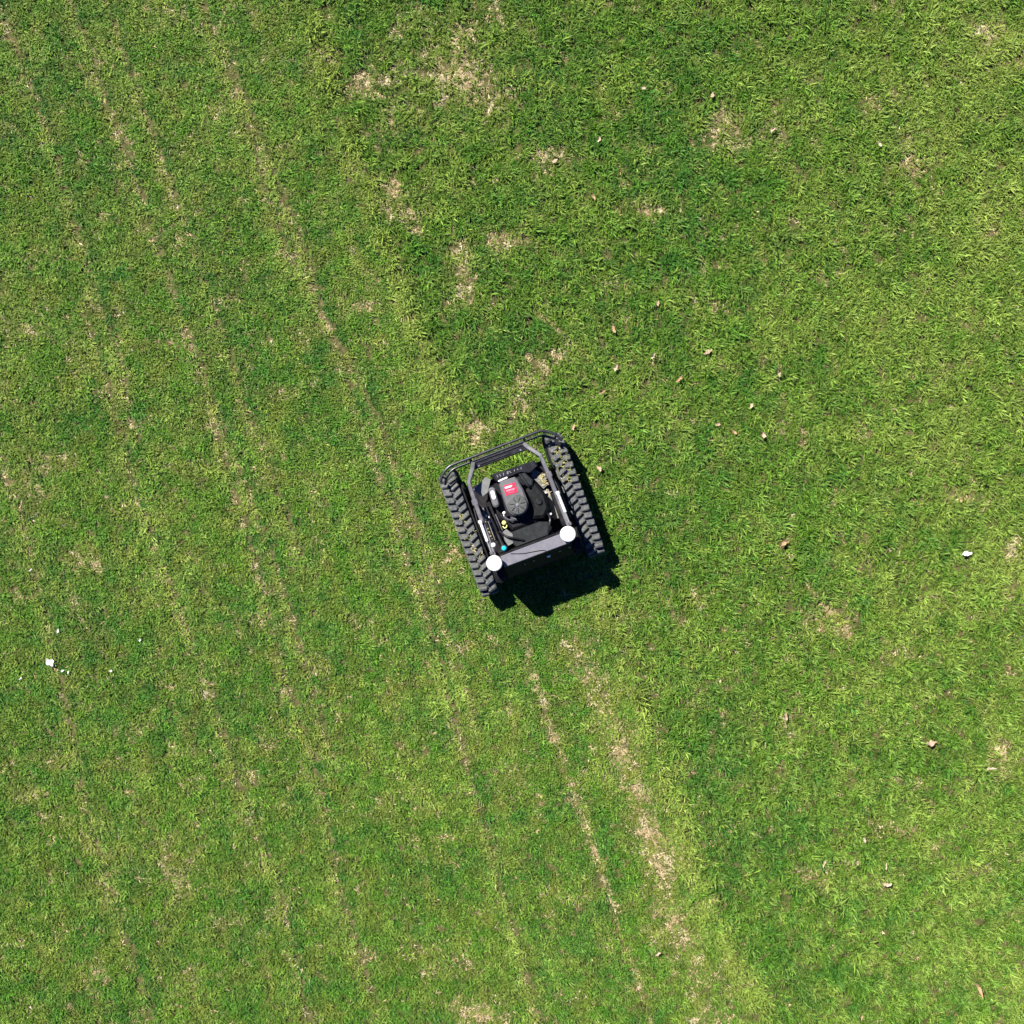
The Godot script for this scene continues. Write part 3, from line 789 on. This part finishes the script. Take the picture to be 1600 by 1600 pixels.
	for k in 34: spots.append([Vector3(rng.randf_range(0.25, 0.305), 0.403, rng.randf_range(-0.28, -0.17)), 0.7])
	for k in 44: spots.append([Vector3(0.497 + rng.randfn() * 0.03, 0.373, rng.randf_range(-0.46, -0.12)), 0.25])
	for k in 26: spots.append([Vector3(-0.487 + rng.randfn() * 0.03, 0.373, rng.randf_range(-0.2, 0.32)), 0.4])
	var heap := group_node("clippings", t)
	tag(heap, "dry and green clippings caught on the tracks and trays", "", "", "stuff")
	for v in 3:
		var mm := MultiMesh.new()
		mm.transform_format = MultiMesh.TRANSFORM_3D
		mm.use_colors = true
		mm.mesh = tuft(900 + v, 3, 0.008, 0.014, 0.03, 0.004, 0.009, 64, 86, 0.4, 0.0)
		var mine: Array = []
		for k in spots.size():
			if k % 3 == v: mine.append(spots[k])
		mm.instance_count = mine.size()
		for k in mine.size():
			mm.set_instance_transform(k, Transform3D(Basis(Vector3.UP, rng.randf() * TAU).scaled(Vector3.ONE * rng.randf_range(0.7, 1.3)), mine[k][0]))
			var c := Color(0.15, 0.18, 0.03).lerp(Color(0.5, 0.43, 0.27), clampf(mine[k][1] + rng.randfn() * 0.25, 0, 1)) * rng.randf_range(0.6, 1.2)
			c.a = 1.0
			mm.set_instance_color(k, c)
		var cl := MultiMeshInstance3D.new()
		cl.name = "clipping_pile"
		cl.multimesh = mm
		cl.material_override = M.blade
		cl.set_meta("kind", "stuff")
		heap.add_child(cl, true)

func capsule2(a: Vector2, b: Vector2, r: float) -> PackedVector2Array:
	var d := rad_to_deg((b - a).angle())
	var o := arc(a, r, d + 90, d + 270, 8)
	o.append_array(arc(b, r, d - 90, d + 90, 8))
	return o

# a 4 mm plate that falls away from its middle towards the outside
func slanted(outline: PackedVector2Array, y: float, fall: float) -> ArrayMesh:
	var st := new_st()
	var x0 := outline[0].x
	var up: Array = []
	for p in outline: up.append(Vector3(p.x, y - absf(p.x - x0) * fall * 0.25, p.y))
	var n := outline.size()
	var mid := Vector3.ZERO
	for p in up: mid += p / n
	for i in n:
		var a: Vector3 = up[i]
		var b: Vector3 = up[(i + 1) % n]
		var dn := Vector3.DOWN * 0.006
		tri(st, mid, a, b, Vector3.UP)
		tri(st, mid + dn, a + dn, b + dn, Vector3.DOWN)
		quad(st, a, b, b + dn, a + dn, (a + b) * 0.5 - mid)
	return done(st)

func make_track(t: Node3D, s: float) -> void:
	var tr := group_node("track", t, Vector3(s * 0.497, 0, 0))
	var zf := -0.382
	var zr := 0.425
	var cy := 0.18
	# the belt runs round a big front wheel, a low rear roller and a raised rear sprocket
	var cloud := PackedVector2Array()
	for c in [[zf, cy, 0.158], [0.25, 0.122, 0.1], [zr, 0.237, 0.101]]:
		cloud.append_array(arc(Vector2(c[0], c[1]), c[2], 0, 360, 72))
	var hull := Geometry2D.convex_hull(cloud)
	var L := 0.0
	for i in hull.size() - 1: L += hull[i].distance_to(hull[i + 1])
	# belt: the loop with thickness
	var st := new_st(true)
	var n := 96
	var w := 0.076
	for i in n:
		var a := on_track(hull, L * i / n)
		var b := on_track(hull, L * (i + 1) / n)
		var pa: Vector3 = a[0]
		var pb: Vector3 = b[0]
		var ia: Vector3 = pa - a[1] * 0.016
		var ib: Vector3 = pb - b[1] * 0.016
		var X := Vector3.RIGHT * w
		st.set_smooth_group(1)
		quad(st, pa - X, pa + X, pb + X, pb - X, a[1])
		st.set_smooth_group(2)
		quad(st, ia - X, ia + X, ib + X, ib - X, -a[1])
		st.set_smooth_group(-1)
		quad(st, pa + X, pb + X, ib + X, ia + X, Vector3.RIGHT)
		quad(st, pa - X, pb - X, ib - X, ia - X, Vector3.LEFT)
	put("belt", done(st), M.rubber, tr)
	var lugs := [box(Vector3(0.08, 0.034, 0.034), 0.007), box(Vector3(0.074, 0.034, 0.035), 0.008)]
	var count := 37
	for i in count:
		for row in 2:
			var inner := row == 0
			var pos := on_track(hull, L * (i + (0.0 if inner else 0.45)) / count)
			var nrm: Vector3 = pos[1]
			var along: Vector3 = pos[2]
			var side := -s if inner else s      # towards the machine, or away from it
			var yaw := 0.0
			if s < 0.0: yaw = 22.0 if inner else -14.0
			else: yaw = 22.0 if inner else -9.0
			var bas := Basis(Vector3.RIGHT, nrm, Vector3.RIGHT.cross(nrm)).orthonormalized()
			bas = bas * Basis(Vector3.UP, deg_to_rad(yaw + rng.randf_range(-2, 2)))
			var o := MeshInstance3D.new()
			o.name = "lug"
			o.mesh = lugs[row]
			o.material_override = M.lug[rng.randi() % 4]
			o.transform = Transform3D(bas, pos[0] + nrm * 0.0155 + Vector3.RIGHT * side * 0.037)
			tr.add_child(o, true)
	# running gear inside the belt
	var wheel := lathe([Vector2(0.0, -0.055), Vector2(0.12, -0.055), Vector2(0.13, -0.048), Vector2(0.13, 0.048), Vector2(0.12, 0.055), Vector2(0.0, 0.055)], 28, false)
	put("wheel", wheel, M.black, tr, Vector3(0, cy, zf), Vector3(0, 0, 90))
	put("sprocket", lathe([Vector2(0.0, -0.055), Vector2(0.075, -0.055), Vector2(0.082, -0.048), Vector2(0.082, 0.048), Vector2(0.075, 0.055), Vector2(0.0, 0.055)], 18, false), M.black, tr, Vector3(0, 0.237, zr), Vector3(0, 0, 90))
	var roller := lathe([Vector2(0.0, -0.05), Vector2(0.05, -0.05), Vector2(0.056, -0.045), Vector2(0.056, 0.045), Vector2(0.05, 0.05), Vector2(0.0, 0.05)], 20, false)
	for z in [-0.15, -0.02, 0.11, 0.24]: put("roller", roller, M.black, tr, Vector3(0, 0.096, z), Vector3(0, 0, 90))
	put("track_frame", box(Vector3(0.05, 0.07, 0.6), 0.006), M.frame, tr, Vector3(0, 0.2, -0.03))
	put("axle", tube([Vector3(-s * 0.15, 0.2, -0.03), Vector3(s * 0.02, 0.2, -0.03)], 0.025), M.black, tr)

# place, outward normal and direction at a distance along the belt
func on_track(hull: PackedVector2Array, d: float) -> Array:
	var total := 0.0
	for i in hull.size() - 1: total += hull[i].distance_to(hull[i + 1])
	d = fposmod(d, total)
	for i in hull.size() - 1:
		var l := hull[i].distance_to(hull[i + 1])
		if d <= l:
			var t := (hull[i + 1] - hull[i]).normalized()
			var p := hull[i] + t * d
			var n := Vector2(t.y, -t.x)
			if n.dot(p - Vector2(0.0, 0.18)) < 0.0: n = -n
			return [Vector3(0, p.y, p.x), Vector3(0, n.y, n.x), Vector3(0, t.y, t.x)]
		d -= l
	return [Vector3(0, hull[0].y, hull[0].x), Vector3.UP, Vector3.BACK]

# ---------------------------------------------------------------- fallen leaves and scraps
# a curled leaf: a pointed oval of small faces, dished along its rib
func leaf(seed_: int, length: float, width: float, curl: float) -> ArrayMesh:
	var r := RandomNumberGenerator.new()
	r.seed = seed_
	var st := new_st(true)
	var rows := 8
	var pts: Array = []
	var skew := r.randf_range(-0.9, 0.9)
	var fold := r.randf_range(-0.5, 1.3)
	for i in rows:
		var t := float(i) / (rows - 1)
		var w: float = width * 0.5 * (sin(PI * clampf(t * 0.9 + 0.06, 0, 1)) ** 0.7)
		var y := curl * (pow(absf(t - 0.45) * 2.0, 2.0)) * length * 0.5 + r.randf_range(-0.1, 0.1) * width
		var mid := Vector3(skew * sin(t * PI) * length * 0.16 + r.randf_range(-0.12, 0.12) * width, y, (t - 0.5) * length)
		var wl := w * r.randf_range(0.35, 1.3)
		var wr := w * r.randf_range(0.35, 1.3)
		pts.append([mid + Vector3(-wl, wl * (fold + r.randf_range(-0.4, 0.5)), r.randf_range(-0.1, 0.1) * length), mid, mid + Vector3(wr, wr * (fold + r.randf_range(-0.4, 0.5)), r.randf_range(-0.1, 0.1) * length)])
	for i in rows - 1:
		for k in 2:
			quad(st, pts[i][k], pts[i][k + 1], pts[i + 1][k + 1], pts[i + 1][k], Vector3.UP)
	return done(st)

func make_litter() -> void:
	M.leaf = []
	var tones := [Color(0.33, 0.21, 0.12), Color(0.38, 0.27, 0.19), Color(0.27, 0.16, 0.09), Color(0.45, 0.36, 0.26)]
	for i in 4:
		var m := worn(tones[i], Color(0.25, 0.15, 0.08), 0.6, 0.8, 0.0, 0.05, 60 + i, 12.0)
		m.cull_mode = BaseMaterial3D.CULL_DISABLED
		M.leaf.append(m)
	# x, y in the photograph, length mm, width mm, heading, tone, curl, label
	var list := [
		[958, 513, 110, 42, -20, 0, 0.5, "tan dry leaf standing tilted in uncut grass ahead of the mower"],
		[961, 575, 75, 50, 10, 3, 0.4, "pale crumpled leaf in grass just below the tilted tan leaf"],
		[941, 611, 70, 32, 70, 2, 0.4, "small dark brown leaf nearest above the mower's right bumper corner"],
		[1020, 556, 70, 45, 40, 3, 0.5, "cream dry leaf between two brown leaves ahead of the mower"],
		[1060, 592, 105, 36, 50, 0, 0.5, "long orange-tan leaf lying slanted in grass right of the cream leaf"],
		[1106, 550, 95, 50, 65, 1, 0.3, "broad pinkish tan leaf at the end of a straw-coloured stalk patch"],
		[1028, 474, 60, 40, 0, 1, 0.4, "small buff leaf highest of the leaves just ahead of the mower"],
		[1173, 635, 60, 35, 30, 3, 0.5, "little pale leaf above the pinkish white leaf right of the mower"],
		[1192, 680, 65, 48, -10, 3, 0.6, "pinkish white leaf, rightmost of the leaves level with the bumper"],
		[1148, 676, 60, 28, -50, 0, 0.4, "narrow tan leaf just left of the pinkish white leaf"],
		[1121, 664, 60, 38, 75, 1, 0.3, "buff oval leaf left of the narrow tan leaf"],
		[897, 668, 60, 40, 10, 1, 0.5, "buff leaf closest to the mower's right bumper corner"],
		[936, 733, 70, 42, -30, 1, 0.3, "buff leaf in the grass beside the right track's shadow"],
		[1224, 850, 120, 45, 55, 0, 0.7, "large curled tan leaf in the grass right of the mower"],
		[1455, 1160, 105, 62, 75, 1, 0.5, "broad buff leaf with a dark shadow in the lower right grass"],
		[1527, 1545, 150, 40, -30, 0, 0.7, "long curled orange-brown leaf near the lower right corner"],
		[1386, 1381, 90, 42, 85, 3, 0.4, "pale boat-shaped leaf lying crosswise in the lower right grass"],
		[1384, 1353, 70, 22, 5, 3, 0.3, "thin pale leaf strip just above the boat-shaped leaf"],
		[1351, 1312, 60, 40, 0, 3, 0.4, "small cream leaf above and left of the boat-shaped leaf"],
		[1288, 1349, 80, 26, 20, 3, 0.3, "narrow cream leaf beside straw left of the boat-shaped leaf"],
		[1548, 1202, 110, 28, 85, 3, 0.4, "pale strip of leaf near the right edge below the worn patch"],
		[1228, 1120, 75, 36, -10, 1, 0.4, "buff upright leaf in deep green grass lower right of the mower"],
		[936, 218, 65, 45, 20, 3, 0.4, "cream leaf in uncut grass at the top, left of the bare ring"],
		[866, 252, 70, 40, 60, 1, 0.4, "buff leaf on the straw patch left of the top cream leaf"],
		[1006, 139, 50, 34, 80, 3, 0.5, "tiny white-tan leaf high in the uncut grass near the top"],
		[1113, 149, 70, 40, 10, 1, 0.4, "buff leaf just above the bare ring in the grass"],
		[926, 308, 90, 34, -25, 0, 0.5, "tan leaf above the small white-tipped leaf in uncut grass"],
		[1032, 329, 55, 36, 0, 3, 0.5, "white-tipped small leaf on a straw patch in uncut grass"],
		[1207, 204, 70, 40, 40, 3, 0.4, "pale leaf right of the bare ring in the upper grass"],
		[1219, 586, 55, 38, 30, 3, 0.5, "small cream leaf above a dark hollow right of centre"],
		[1374, 225, 60, 36, -30, 3, 0.4, "cream leaf left of the bare hollow in the upper right"],
		[1028, 1490, 60, 30, 70, 3, 0.4, "pale leaf on the cut strip between track line and uncut grass"]]
	for k in list.size():
		var p = list[k]
		var o := put(numbered("dry_leaf"), leaf(700 + k, p[2] * 0.00085, p[3] * 0.00085, p[6]), M.leaf[p[5]], self)
		var at := photo(p[0], p[1], 0.062)
		o.position = at
		o.rotation_degrees = Vector3(rng.randf_range(-12, 12), -float(p[4]), rng.randf_range(-12, 12))
		tag(o, p[7], "leaf", "dry leaves fallen on the uncut grass")
	var paper := mat(Color(0.82, 0.82, 0.84), 0.7)
	paper.cull_mode = BaseMaterial3D.CULL_DISABLED
	var dull := worn(Color(0.62, 0.63, 0.6), Color(0.35, 0.36, 0.28), 0.7, 0.8, 0.0, 0.05, 77, 14.0)
	dull.cull_mode = BaseMaterial3D.CULL_DISABLED
	var bits := [
		[1510, 865, 88, 52, 85, "white oval scrap alone in the grass at the right edge"],
		[77, 1035, 85, 60, -30, "largest white scrap, with a bent corner, in the left grass"],
		[98, 1048, 42, 30, 60, "small white scrap just right of the largest white scrap"],
		[107, 1050, 40, 22, 20, "faint white fleck beside the small white scrap"],
		[90, 986, 62, 26, 15, "upright white sliver above the largest white scrap"],
		[218, 1000, 40, 32, 0, "white crumb right of the scraps, highest on that side"],
		[173, 1048, 36, 28, 40, "white crumb level with the largest white scrap, to its right"],
		[32, 1060, 50, 20, 50, "thin white sliver at the left edge below the scraps"],
		[47, 890, 46, 20, 60, "white sliver at the left edge above the other scraps"]]
	for k in bits.size():
		var p = bits[k]
		var o := put(numbered("white_scrap"), leaf(800 + k, p[2] * (0.00095 if k < 2 else 0.0007), p[3] * (0.00095 if k < 2 else 0.0007), 0.25), paper if k < 2 else dull, self)
		o.position = photo(p[0], p[1], 0.066 if k == 0 else 0.04)
		o.rotation_degrees = Vector3(rng.randf_range(-8, 8), -float(p[4]), rng.randf_range(-8, 8))
		tag(o, p[5], "scrap", "white scraps scattered in the grass")
